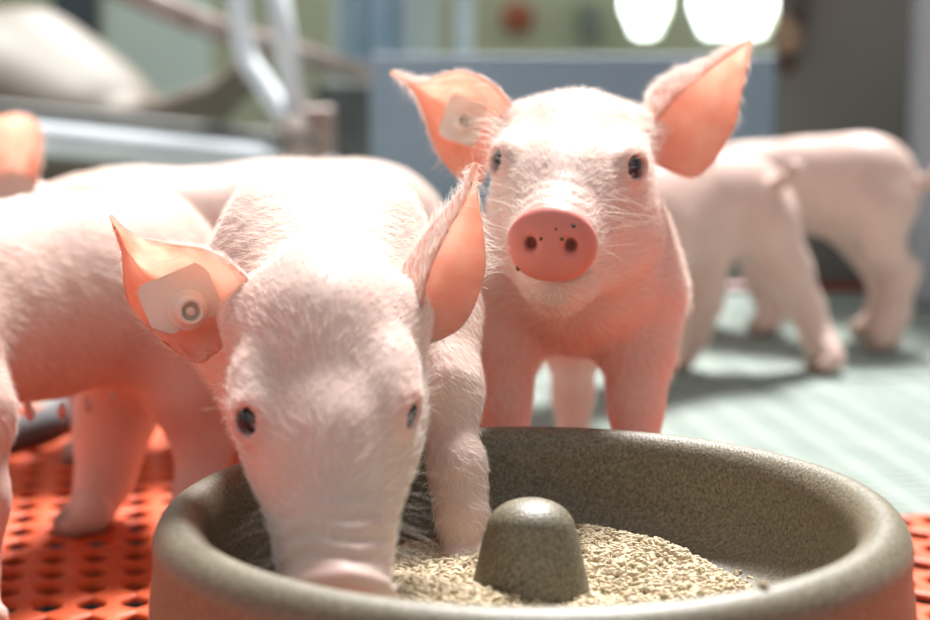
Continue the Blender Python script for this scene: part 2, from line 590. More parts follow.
class Pig:
    def __init__(s, label, res, lo, hi, group='piglets in the pen'):
        s.f = Field(lo, hi, res); s.label = label; s.group = group
        s.paint = []; s.bald = []; s.ears = []; s.eyes = []; s.flow = None; s.leg_fur = 0.0; s.hoofs = []

    def leg(s, pts, rs, k=.014, hoof=True):
        s.f.chain(pts, rs, k)
        if hoof:
            s.hoofs.append(np.asarray(pts[-1], float))

    def foot(s, p, toe, r=.012):
        """cloven foot: two toes on the ground in direction toe"""
        toe = nrm(np.array([toe[0], toe[1], 0])); sd_ = np.array([-toe[1], toe[0], 0])
        for q in (-1, 1):
            a = p + sd_ * q * .0055 + np.array([0, 0, .012]); b = p + sd_ * q * .006 + toe * .014 + np.array([0, 0, .006])
            s.f.cap(a, b, r * .8, r * .5, .003)
        s.paint.append((p + toe * .012 + np.array([0, 0, .001]), .018, HOOF, .008))
        s.hoofs.append(p)

    def build(s, relax_it=2, clip=True):
        f = s.f
        if clip:
            f.a = np.maximum(f.a, (0.001 - f.ax[2])[None, None, :].astype(np.float32))
        V, Q = f.surface()
        V = relax(V, Q, relax_it)
        col = np.tile(PINK, (len(V), 1)); thin = np.zeros(len(V))
        # soft-edged colour spots: snout, hooves, eye rims, teats, nostrils
        for c, r, colr, soft in s.paint:
            d = np.linalg.norm(V - c, axis=1)
            m = np.clip((r - d) / soft, 0, 1)[:, None]
            m = m * m * (3 - 2 * m)
            col = col * (1 - m) + colr * m
        bald = np.zeros(len(V))
        for c, r, v in s.bald:
            bald[np.linalg.norm(V - c, axis=1) < r] = v
        nb = len(V)
        for e in s.ears:
            ev, ef, inn, along = e
            Q = np.vstack([Q, ef + len(V)])
            V = np.vstack([V, ev])
            ec = np.where(inn[:, None] > .5, EAR_IN, EAR_OUT) * np.clip(np.stack([.93 + .1 * along, .66 + .5 * along, .62 + .55 * along], 1), 0, 1)
            col = np.vstack([col, ec]); thin = np.concatenate([thin, .52 + .26 * np.clip(along * 1.6, 0, 1)])
            bald = np.concatenate([bald, np.where(inn > .5, .95, -1.2)])
        base = np.array([V[:, 0].mean(), V[:, 1].mean(), 0])
        me = mesh_np('piglet', V - base, Q)
        at = me.attributes.new('skin', 'FLOAT_COLOR', 'POINT')
        at.data.foreach_set('color', np.hstack([col, np.ones((len(V), 1))]).astype(np.float32).ravel())
        a2 = me.attributes.new('thin', 'FLOAT', 'POINT')
        a2.data.foreach_set('value', thin.astype(np.float32))
        o = link('piglet', me, SKIN)
        o.location = base
        tag(o, s.label, 'piglet', s.group)
        for c, n, B in s.eyes:
            eye_ball(c, n, B, o)
        s.V, s.Q, s.bald_v, s.obj, s.nbody = V, Q, bald, o, nb
        return o

    def fur(s, count, length, radius, flow, lift=.45, name='fur', extra=None, keep=None):
        V, Q = s.V, s.Q
        p = V[Q]
        n = np.cross(p[:, 2] - p[:, 0], p[:, 3] - p[:, 1])
        ar = np.linalg.norm(n, axis=1) + 1e-15
        n /= ar[:, None]
        prob = ar * (1 - s.bald_v[Q].mean(1))
        if keep is not None:
            prob = prob * keep(p.mean(1))
        pick = RNG.choice(len(Q), count, p=prob / prob.sum())
        u, v = RNG.random(count), RNG.random(count)
        q = p[pick]
        root = (q[:, 0] * ((1 - u) * (1 - v))[:, None] + q[:, 1] * (u * (1 - v))[:, None] + q[:, 2] * (u * v)[:, None] + q[:, 3] * ((1 - u) * v)[:, None])
        nn = n[pick]
        fl = flow(root)
        low = np.clip((.125 - root[:, 2]) / .03, 0, 1)[:, None]
        fl = fl * (1 - low * s.leg_fur) + np.array([0, 0, -1.0]) * low * s.leg_fur
        fl = fl - (fl * nn).sum(1)[:, None] * nn
        fl /= np.linalg.norm(fl, axis=1)[:, None] + 1e-9
        fl = fl + RNG.normal(0, .28, fl.shape)
        fl -= (fl * nn).sum(1)[:, None] * nn
        fl /= np.linalg.norm(fl, axis=1)[:, None] + 1e-9
        ln = length * RNG.uniform(.45, 1.2, count) * (length_scale(root) if extra is None else extra(root))
        ln = ln * (1 - .45 * low[:, 0] * s.leg_fur)
        lf = lift * RNG.uniform(.5, 1.5, count) * (1 - .5 * low[:, 0] * s.leg_fur)
        k = 4
        pts = np.zeros((count, k, 3)); pts[:, 0] = root - nn * .0004
        cur = pts[:, 0]
        for j in range(1, k):
            ang = lf * (1.25 - .4 * j)
            d = fl * np.cos(ang)[:, None] + nn * np.sin(ang)[:, None]
            cur = cur + d * (ln / (k - 1))[:, None]
            pts[:, j] = cur
        return hair_object(name, pts, radius, s.obj)


def length_scale(r):
    return np.ones(len(r))


def hair_object(name, pts, radius, parent):
    c, k, _ = pts.shape
    h = bpy.data.hair_curves.new(name)
    h.add_curves([k] * c)
    h.attributes['position'].data.foreach_set('vector', pts.astype(np.float32).ravel())
    ra = h.attributes.new('radius', 'FLOAT', 'POINT')
    tp = np.linspace(1, .25, k)[None, :] * radius * RNG.uniform(.7, 1.3, (c, 1))
    ra.data.foreach_set('value', tp.astype(np.float32).ravel())
    h.materials.append(HAIR)
    o = bpy.data.objects.new(name, h)
    COL.objects.link(o)
    attach(o, parent)
    return o


def eye_ball(c, n, B, parent):
    bm = bmesh.new()
    bmesh.ops.create_uvsphere(bm, u_segments=20, v_segments=14, radius=.0060 * float(np.linalg.norm(B[0])))
    bmesh.ops.translate(bm, verts=bm.verts, vec=Vector(c))
    return bm_obj('eye', bm, EYE, parent, smooth=True)


def ear_tag(parent, c, n, up, w_, h_, stud_off, stud_r):
    """rounded plastic plate with a pin boss, worn in the ear"""
    n = nrm(n); up = nrm(up - (up @ n) * n); rt = np.cross(up, n)
    M = Matrix((rt, up, n)).transposed().to_4x4(); M.translation = Vector(c)
    bm = bmesh.new()
    rr = .0042; seg = 5
    loop = []
    for cx, cy, a0 in ((1, 1, 0), (-1, 1, 90), (-1, -1, 180), (1, -1, 270)):
        for i in range(seg + 1):
            a = math.radians(a0 + 90 * i / seg)
            loop.append((cx * (w_ / 2 - rr) + rr * math.cos(a), cy * (h_ / 2 - rr) + rr * math.sin(a)))
    top = [bm.verts.new((x, y, .0008)) for x, y in loop]
    f0 = bm.faces.new(top)
    r = bmesh.ops.extrude_face_region(bm, geom=[f0])
    bmesh.ops.translate(bm, verts=[v for v in r['geom'] if isinstance(v, bmesh.types.BMVert)], vec=(0, 0, -.0016))
    bmesh.ops.recalc_face_normals(bm, faces=bm.faces)
    bmesh.ops.bevel(bm, geom=[e for e in bm.edges if e.calc_face_angle(0) > 1], offset=.0004, segments=2, affect='EDGES')
    bmesh.ops.transform(bm, matrix=M, verts=bm.verts)
    plate = bm_obj('ear_tag', bm, TAG, parent, smooth=False)
    plate['label'] = 'pale plastic ear tag'
    k = stud_r / .0055
    prof = [(.0082, .0006), (.0082, .0018), (.0074, .0023), (.0060, .0024), (.0057, .0035), (.0054, .0105), (.0050, .0113), (.0043, .0113), (.0038, .0108), (.0036, .0060), (.0020, .0058), (.0018, .0095), (0.00001, .0098)]
    st = lathe('pin_boss', [(a * k, b * k) for a, b in prof], (0, 0, 0), TAG, None, 28)
    M2 = M.copy(); M2.translation = Vector(c + rt * stud_off[0] + up * stud_off[1])
    st.data.transform(M2)
    attach(st, plate)
    return plate


# ------------------------------------------------------------------ the pen
def build_room():
    # pit below the slatted floor
    bm = bmesh.new(); box_bm(bm, (0, 2.2, -.34), (7, 6, .08))
    pit = bm_obj('floor', bm, noise_mat('dark_pit', (.03, .025, .022), (.06, .05, .04), 6, .8))
    structure(pit, 'dark manure pit slab below the slatted plastic floor')
    yaw = math.radians(9)
    ex = np.array([math.cos(yaw), math.sin(yaw), 0]); ey = np.array([-math.sin(yaw), math.cos(yaw), 0])
    org = np.array([-.02, 1.135, 0])

    def slot_panel(name, nx, ny, px, py, sx, sy, bow, mat):
        bm = bmesh.new()
        D = -.0030
        for i in range(nx):
            for j in range(ny):
                cx, cy = (i + .5) * px, (j + .5) * py
                hx, hy = px / 2, py / 2
                c = min(sx, sy) * .45
                ring = [(sx / 2, -sy / 2 + c), (sx / 2, sy / 2 - c), (sx / 2 - c, sy / 2), (-sx / 2 + c, sy / 2), (-sx / 2, sy / 2 - c), (-sx / 2, -sy / 2 + c), (-sx / 2 + c, -sy / 2), (sx / 2 - c, -sy / 2)]
                outer = [(hx, -hy * .5), (hx, hy * .5), (hx * .5, hy), (-hx * .5, hy), (-hx, hy * .5), (-hx, -hy * .5), (-hx * .5, -hy), (hx * .5, -hy)]
                crn = {1: (hx, hy), 3: (-hx, hy), 5: (-hx, -hy), 7: (hx, -hy)}
                e = .0018
                vo = [bm.verts.new((cx + x, cy + y, 0)) for x, y in outer]
                vi = [bm.verts.new((cx + x * (1 + 2 * e / sx), cy + y * (1 + 2 * e / sy), bow)) for x, y in ring]
                vb = [bm.verts.new((cx + x, cy + y, bow - e)) for x, y in ring]
                vd = [bm.verts.new((cx + x, cy + y, D)) for x, y in ring]
                for a in range(8):
                    b = (a + 1) % 8
                    if a in crn:
                        vc = bm.verts.new((cx + crn[a][0], cy + crn[a][1], 0))
                        bm.faces.new((vo[a], vc, vo[b], vi[b], vi[a]))
                    else:
                        bm.faces.new((vo[a], vo[b], vi[b], vi[a]))
                    bm.faces.new((vi[a], vi[b], vb[b], vb[a]))
                    bm.faces.new((vb[a], vb[b], vd[b], vd[a]))
        bmesh.ops.remove_doubles(bm, verts=bm.verts, dist=1e-5)
        bmesh.ops.recalc_face_normals(bm, faces=bm.faces)
        # side skirt so that the panel has body
        W, H = nx * px, ny * py
        for (x0, y0, x1, y1) in ((0, 0, W, 0), (W, 0, W, H), (W, H, 0, H), (0, H, 0, 0)):
            q = [bm.verts.new((x0, y0, 0)), bm.verts.new((x0, y0, -.03)), bm.verts.new((x1, y1, -.03)), bm.verts.new((x1, y1, 0))]
            bm.faces.new(q)
        me = bpy.data.meshes.new(name); bm.to_mesh(me); bm.free()
        me.materials.append(mat)
        me.polygons.foreach_set('use_smooth', [True] * len(me.polygons))
        return me

    PXo, PYo = .0225, .0295
    ome = slot_panel('orange_panel', 18, 14, PXo, PYo, .0140, .0215, .0006, ORANGE)
    gme = slot_panel('mint_panel', 12, 30, .034, .0136, .020, .0026, .0, GREEN)
    W, H = 18 * PXo, 14 * PYo

    def place(me, name, i, j, z=0.0):
        o = bpy.data.objects.new(name, me); COL.objects.link(o)
        p = org + ex * (i * (W + .0015)) + ey * (j * (H + .0015))
        o.location = (p[0], p[1], z); o.rotation_euler = (0, 0, yaw)
        attach(o, pit)
        return o
    for i in range(-3, 3):
        for j in range(-2, 5):
            orange = (j < 0) or (i < 0 and j < 1)
            if i < -2 and j > 3:
                continue
            place(ome if orange else gme, 'orange_floor_panel' if orange else 'mint_floor_panel', i, j)

    wallm = noise_mat('yellow_green_wall', (.66, .70, .46), (.76, .79, .55), 3, .7)
    teal = noise_mat('pale_teal_board', (.64, .76, .70), (.72, .82, .76), 4, .6)
    blue = noise_mat('blue_grey_panel', (.25, .34, .44), (.30, .39, .49), 5, .5)
    grey = noise_mat('olive_grey_board', (.125, .13, .118), (.16, .165, .15), 5, .6)
    post = noise_mat('blue_grey_post', (.30, .34, .38), (.36, .40, .44), 6, .5)
    steel = noise_mat('galvanised_steel', (.70, .76, .82), (.80, .85, .88), 30, .42, metallic=.0)
    rust = noise_mat('dull_steel', (.30, .22, .19), (.44, .36, .33), 40, .5, metallic=.2)
    dark = noise_mat('dark_steel', (.06, .06, .055), (.11, .11, .10), 30, .5)
    redk = noise_mat('dark_red_kerb', (.20, .035, .022), (.27, .05, .03), 20, .5)

    # far wall with two low bright windows (chamfered lower corners)
    Yw = 4.2
    def fw(px, py):
        k = Yw / (CP - (py - 310) / FPX * (-SP) * -1) if False else None
        d = Yw / (CP + (310 - py) / FPX * SP)
        return P(px, py, d)
    wins = [(623, 669, .05), (692, 777, .05)]
    zb = fw(640, 36)[2]; zt = zb + .42
    xs = [-2.6]
    rects = []
    for a, b, _ in wins:
        rects.append((fw(a, 20)[0], fw(b, 20)[0]))
    bm = bmesh.new()
    edges = [-2.6] + [x for r in rects for x in r] + [2.6]
    def slab(x0, x1, z0, z1):
        box_bm(bm, ((x0 + x1) / 2, Yw + .05, (z0 + z1) / 2), (x1 - x0, .1, z1 - z0))
    slab(-2.6, 2.6, -.06, zb); slab(-2.6, 2.6, zt, 1.6)
    for k in range(0, len(edges), 2):
        slab(edges[k], edges[k + 1], zb, zt)
    ch = .026
    for x0, x1 in rects:          # corner fillets
        for xa, sg in ((x0, 1), (x1, -1)):
            v = [bm.verts.new((xa, Yw + q, zb)) for q in (0, .1)] + [bm.verts.new((xa + sg * ch, Yw + q, zb)) for q in (0, .1)] + [bm.verts.new((xa, Yw + q, zb + ch * 2.2)) for q in (0, .1)]
            bm.faces.new((v[0], v[2], v[4])); bm.faces.new((v[1], v[5], v[3])); bm.faces.new((v[2], v[3], v[5], v[4]))
    bmesh.ops.recalc_face_normals(bm, faces=bm.faces)
    structure(bm_obj('wall_back', bm, wallm), 'yellow green far wall of the barn')
    glow, nt, b = new_mat('daylit_pane')
    b.inputs['Base Color'].default_value = (.8, .9, 1, 1)
    b.inputs['Emission Color'].default_value = (.90, .97, 1, 1); b.inputs['Emission Strength'].default_value = 4.0
    for i, (x0, x1) in enumerate(rects):
        bm = bmesh.new(); box_bm(bm, ((x0 + x1) / 2, Yw + .06, (zb + zt) / 2), (x1 - x0, .01, zt - zb))
        structure(bm_obj('window_%d' % (i + 1), bm, glow), ('narrower', 'wider')[i] + ' bright daylit window pane low in the far wall')

    # red round cap and a grey box on the far wall
    c = fw(517, 18)
    prof = [(.000001, 0), (.030, 0), (.033, .004), (.033, .022), (.027, .030), (.012, .034), (.000001, .034)]
    o = lathe('wall_cap', prof, (0, 0, 0), noise_mat('orange_red_cap', (.50, .13, .06), (.58, .17, .08), 20, .5), None, 28)
    o.data.transform(Matrix.Translation((c[0], Yw, c[2])) @ Matrix.Rotation(math.pi / 2, 4, 'X'))
    tag(o, 'small round orange-red cap on the yellow green far wall', 'cap')
    bm = bmesh.new(); q = fw(604, 22); box_bm(bm, (q[0] - .03, Yw - .03, q[2]), (.05, .06, .075))
    tag(bm_obj('switch_box', bm, noise_mat('grey_box', (.28, .32, .25), (.34, .38, .3), 10, .5), bevel=.006), 'grey green box on the far wall beside the window', 'box')

    # pen divider: blue-grey panel, olive-grey board, post at the right
    def upright(name, p0x, p1x, top_py, d, thick, mat, bottom=0.0, bev=.006):
        a, b = floor_pt(p0x, d), floor_pt(p1x, d)
        zt_ = P(p0x, top_py, d)[2]
        bm = bmesh.new()
        box_bm(bm, ((a[0] + b[0]) / 2, a[1], (zt_ + bottom) / 2), (b[0] - a[0], thick, zt_ - bottom))
        return bm_obj(name, bm, mat, bevel=bev)
    structure(upright('wall_divider', 372, 775, 54, 2.30, .006, blue, bev=.002), 'blue-grey plastic pen divider panel behind the piglets')
    structure(upright('wall_right', 772, 1700, -120, 2.18, .04, grey), 'dull olive-grey pen board behind the piglets')
    structure(upright('trim_1', 640, 1700, 283, 2.12, .03, redk), 'dark red kerb along the foot of the pen boards')
    tag(upright('pen_post', 906, 960, -140, 2.02, .06, post, bev=.01), 'smooth blue-grey upright pen post at the edge of the olive board', 'post')

    # hanging chew rope in front of the olive board
    root = bpy.data.objects.new('hanging_chew_toy', None); COL.objects.link(root)
    t0 = P(796, -90, 2.10); root.location = P(790, 70, 2.10)
    tag(root, 'brown chew block on a dark hanging rope before the olive-grey board', 'toy')
    ropem = noise_mat('dark_rope', (.05, .042, .035), (.10, .08, .06), 80, .8)
    tube('rope', [t0, P(803, -20, 2.10), P(800, 20, 2.1), P(790, 48, 2.1)], .0075, ropem, root)
    tube('chew_block', [P(784, 16, 2.09), P(788, 34, 2.09), P(786, 52, 2.09)], [.008] * 3 + [.014] * 3 + [.016] * 3 + [.013] * 3 + [.009], noise_mat('chewed_wood', (.24, .18, .12), (.34, .25, .17), 50, .8), root)
    tube('knot', [P(788, 52, 2.1), P(787, 64, 2.1), P(788, 74, 2.1)], [.007] * 3 + [.014] * 4 + [.012] * 3 + [.006] * 3, ropem, root)

    # farrowing crate on the left
    tag(tube('crate_rail', [P(-60, 128, 2.10) - 1.5 * (P(330, 168, 2.30) - P(-60, 128, 2.10)), P(330, 168, 2.30)], .0180, steel), 'thick pale galvanised bottom rail of the farrowing crate', 'rail')
    bm = bmesh.new()  # plain dark band running just behind the rail
    a, b_ = P(-60, 105, 2.32), P(330, 146, 2.44)
    a = a - 1.5 * (b_ - a)
    ax = b_ - a; rot = Vector(ax).to_track_quat('X', 'Z').to_matrix().to_4x4()
    box_bm(bm, Vector((a + b_) / 2), (np.linalg.norm(ax), .05, .022), rot)
    tag(bm_obj('dark_band', bm, dark, bevel=.003), 'dark flat band just behind the pale crate rail', 'beam')
    tag(tube('upper_rail', [P(95, -22, 2.35), P(225, 32, 2.42), P(385, 80, 2.80)], .0150, rust), 'dull brownish upper crate rail receding past the sow', 'rail')
    tag(tube('leaning_bar', [P(268, -60, 2.22), P(302, 146, 2.18)], .0125, steel), 'pale straight steel bar leaning down to the crate clamp', 'bar')
    tag(tube('bent_bar', [P(232, -60, 2.33), P(243, 45, 2.33), P(262, 82, 2.31), P(303, 140, 2.26)], .0125, steel), 'pale bent steel brace crossing beside the straight leaning bar', 'bar')
    root = bpy.data.objects.new('bar_clamp', None); COL.objects.link(root)
    root.location = P(300, 170, 2.18); tag(root, 'weathered brown steel clamp where the pale bars meet', 'clamp')
    tube('sleeve', [P(296, 118, 2.17), P(303, 178, 2.17)], .022, noise_mat('weathered_clamp', (.34, .28, .25), (.55, .48, .44), 40, .55), root)
    bm = bmesh.new(); box_bm(bm, P(318, 132, 2.17), (.035, .03, .055)); bm_obj('jaw_plate', bm, rust, root, bevel=.004)
    for k in (-1, 1):
        q = P(300 + k * 14, 140, 2.14); tube('bolt', [q, q + np.array([0, -.02, 0])], .006, dark, root, 8)
    # blue-white uprights of the next crate
    xs = [(340, .010), (357, .016), (379, .019), (396, .010), (412, .012), (430, .009), (463, .016)]
    labs = ['thin pale-blue upright bar nearest the leaning crate bars', 'stout light-blue upright bar, second from the leaning crate bars', 'stoutest blue upright bar, third from the leaning crate bars',
            'thin blue upright bar above the ear tip of the tagged piglet', 'medium pale upright bar above the ear tip, fifth in the row', 'slim pale upright bar, sixth in the row before the yellow wall', 'stout whitish upright bar at the open end of the row of bars']
    bl = noise_mat('blue_painted_steel', (.27, .38, .50), (.36, .48, .60), 14, .4); wh = noise_mat('pale_painted_steel', (.52, .60, .64), (.62, .70, .74), 14, .4)
    for i, (x, r) in enumerate(xs):
        p = floor_pt(x, 3.0)
        tag(tube('upright_bar', [p, p + np.array([0, 0, .75])], r, bl if i in (1, 2, 3) else wh), labs[i], 'bar', 'upright bars of the next crate')
    bm = bmesh.new(); a = floor_pt(318, 2.62); b_ = floor_pt(420, 2.62); zt_ = P(330, 82, 2.62)[2]
    box_bm(bm, ((a[0] + b_[0]) / 2, a[1], zt_ / 2), (b_[0] - a[0], .03, zt_)); 
    tag(bm_obj('crate_side_plate', bm, dark, bevel=.004), 'dark low steel side plate below the upright bars', 'plate')
    # pale teal board behind the sow
    bm = bmesh.new(); a = floor_pt(112, 3.3); b_ = floor_pt(212, 3.3)
    box_bm(bm, ((a[0] + b_[0]) / 2, a[1], .25), (b_[0] - a[0], .03, .5))
    tag(bm_obj('teal_board', bm, teal, bevel=.004), 'pale teal board standing behind the sow', 'board')
    bm = bmesh.new(); a = floor_pt(60, 3.35); b_ = floor_pt(104, 3.35)  # dark strip stands in for the shade of an open gap
    box_bm(bm, ((a[0] + b_[0]) / 2, a[1], .25), (b_[0] - a[0], .05, .5))
    tag(bm_obj('dark_gap_strip', bm, noise_mat('blue_black_gap', (.045, .065, .085), (.07, .10, .13), 10, .4), bevel=.004), 'dark blue-black strip in place of the shaded gap behind the back of the sow', 'post')
    # black rubber hose on the floor at the left, beyond the piglets
    tag(tube('rubber_hose', [floor_pt(-60, 1.335, .012), floor_pt(30, 1.40, .012), floor_pt(95, 1.50, .012), floor_pt(150, 1.62, .012)], .011, noise_mat('grey_rubber', (.09, .09, .095), (.14, .14, .15), 40, .85, spec=.2)), 'dark grey rubber hose on the orange slatted floor behind the piglets', 'hose')
    # sow lying in the crate
    f = Field(P(-260, 150, 2.75) + np.array([-.05, -.35, -.30]), P(270, 150, 2.75) + np.array([.05, .35, .35]), .011)
    c = P(-62, 118, 2.78)
    f.ell(c, (.26, .20, .150), None, .04); f.ell(P(62, 130, 2.74), (.14, .16, .10), None, .05)
    f.cap(P(35, 66, 2.78), P(125, 122, 2.70), .075, .045, .05)
    f.cap(P(140, 132, 2.62), P(200, 112, 2.58), .040, .030, .03); f.cap(P(200, 112, 2.58), P(246, 78, 2.58), .030, .022, .02)
    f.ell(P(250, 72, 2.58), (.018, .03, .02), None, .015)
    V, Q = f.surface(); V = relax(V, Q, 3)
    base = np.array([c[0], c[1], 0])
    me = mesh_np('sow', V - base, Q)
    o = link('sow', me, noise_mat('shaded_sow_hide', (.14, .115, .072), (.22, .178, .14), 5, .6)); o.location = base  # hide colour lowered to stand in for the shade inside the crate
    tag(o, 'big pale sow, crate shade put into its hide colour, lying in the farrowing crate, hind leg stretched out', 'pig')


build_room()

# ------------------------------------------------------------------ feeding bowl and feed
BC = np.array([.0263, .775, 0.0]); RIM = .1136
FLOOR_IN = .066


def build_bowl():
    prof = [(.00001, .006), (.120, .006), (.140, .0), (.1475, .004), (.1515, .02), (.1525, .05), (.1515, .078), (.1495, .092)]
    for a in np.linspace(0, math.pi, 14):
        prof.append((.1385 + .0112 * math.cos(a), RIM - .0135 + .0135 * math.sin(a)))
    prof += [(.1262, .093), (.1255, .088), (.1235, .081), (.119, .0735), (.111, .068), (.100, FLOOR_IN), (.05, FLOOR_IN - .001), (.00001, FLOOR_IN - .001)]
    o = lathe('feeding_bowl', [(r, z) for r, z in prof], tuple(BC), STONE, None, 160)
    tag(o, 'round speckled olive-grey stoneware feeding bowl with a thick rounded rim', 'bowl')
    cone = [(.0300, FLOOR_IN - .003), (.0262, FLOOR_IN + .004), (.0238, FLOOR_IN + .012), (.0190, FLOOR_IN + .034)]
    for a in np.linspace(.05, math.pi / 2, 9):
        cone.append((.0178 * math.cos(a) ** .9 + 1e-6, FLOOR_IN + .036 + .0125 * math.sin(a)))
    k = lathe('centre_cone', cone, tuple(BC), STONE, o, 64)
    return o


def feed_height(x, y):
    """x, y relative to the bowl centre"""
    r = np.hypot(x, y)
    h = .0085 + .010 * np.exp(-((x + .040) ** 2 + (y + .035) ** 2) / .0022) + .004 * np.exp(-((x - .03) ** 2 + (y - .05) ** 2) / .002)
    h = h + .0015 * np.sin(x * 110 + 1) * np.cos(y * 95)
    edge = .110 - .004 * np.clip((x - .02) / .07, 0, 1) - .008 * np.sin(3 * np.arctan2(y, x) + .6)
    return h * np.clip((edge - r) / .022, 0, 1) ** .7, edge


def build_feed():
    V, Fc = [], []
    # loose ground under the pellets
    n = 90
    xs = np.linspace(-.11, .11, n)
    X, Y = np.meshgrid(xs, xs, indexing='ij')
    Hh, E = feed_height(X, Y)
    ok = Hh > .0005
    idx = -np.ones((n, n), int)
    for i in range(n):
        for j in range(n):
            if ok[i, j]:
                idx[i, j] = len(V); V.append((X[i, j] + BC[0], Y[i, j] + BC[1], FLOOR_IN + Hh[i, j] - .0008))
    for i in range(n - 1):
        for j in range(n - 1):
            q = (idx[i, j], idx[i + 1, j], idx[i + 1, j + 1], idx[i, j + 1])
            if min(q) >= 0:
                Fc.append(q)
    # each pellet: a short rod with rounded ends
    ns = 6
    ring = [(math.cos(2 * math.pi * k / ns), math.sin(2 * math.pi * k / ns)) for k in range(ns)]
    stations = [(-.5, .62), (-.36, 1), (.36, 1), (.5, .62)]
    T = np.array([[s, c * r, q * r] for s, r in stations for c, q in ring])
    TF = [(i * ns + k, i * ns + (k + 1) % ns, (i + 1) * ns + (k + 1) % ns, (i + 1) * ns + k) for i in range(3) for k in range(ns)]
    TF += [tuple(range(ns))[::-1], tuple(3 * ns + k for k in range(ns))]
    spots = []
    while len(spots) < 8500:
        x, y = RNG.uniform(-.112, .112, 2)
        h, e = feed_height(np.array(x), np.array(y))
        r = math.hypot(x, y)
        if h < .001 and not (r < e + .012 and RNG.random() < .05):
            continue
        if r < .020:
            continue
        spots.append((x + BC[0], y + BC[1], FLOOR_IN + float(h) + RNG.uniform(-.0006, .0014)))
    # strays: on the rim
    for px in (math.radians(33),):
        spots.append((BC[0] + .1385 * math.sin(px), BC[1] - .1385 * math.cos(px), RIM + .0010))
    for x, y, z in spots:
        L = RNG.uniform(.0028, .0052); rad = RNG.uniform(.00120, .00160)
        a, t = RNG.uniform(0, 2 * math.pi), RNG.normal(0, .38)
        u = np.array([math.cos(a) * math.cos(t), math.sin(a) * math.cos(t), math.sin(t)])
        v = nrm(np.cross(u, [0, 0, 1.0])); w2 = np.cross(u, v)
        pts = T[:, :1] * L * u + T[:, 1:2] * rad * v + T[:, 2:] * rad * w2 + np.array([x, y, z])
        b = len(V); V.extend(pts.tolist()); Fc.extend([tuple(b + i for i in f) for f in TF])
    o = link('feed_pellets', mesh_from('feed_pellets', V, Fc), PELLET, None, smooth=False)
    tag(o, 'heap of small pale tan feed pellets in the stoneware bowl', 'feed', None, 'stuff')


build_bowl()
build_feed()

# ------------------------------------------------------------------ piglet eating from the bowl
LAT = np.array([1.0, 0, 0])


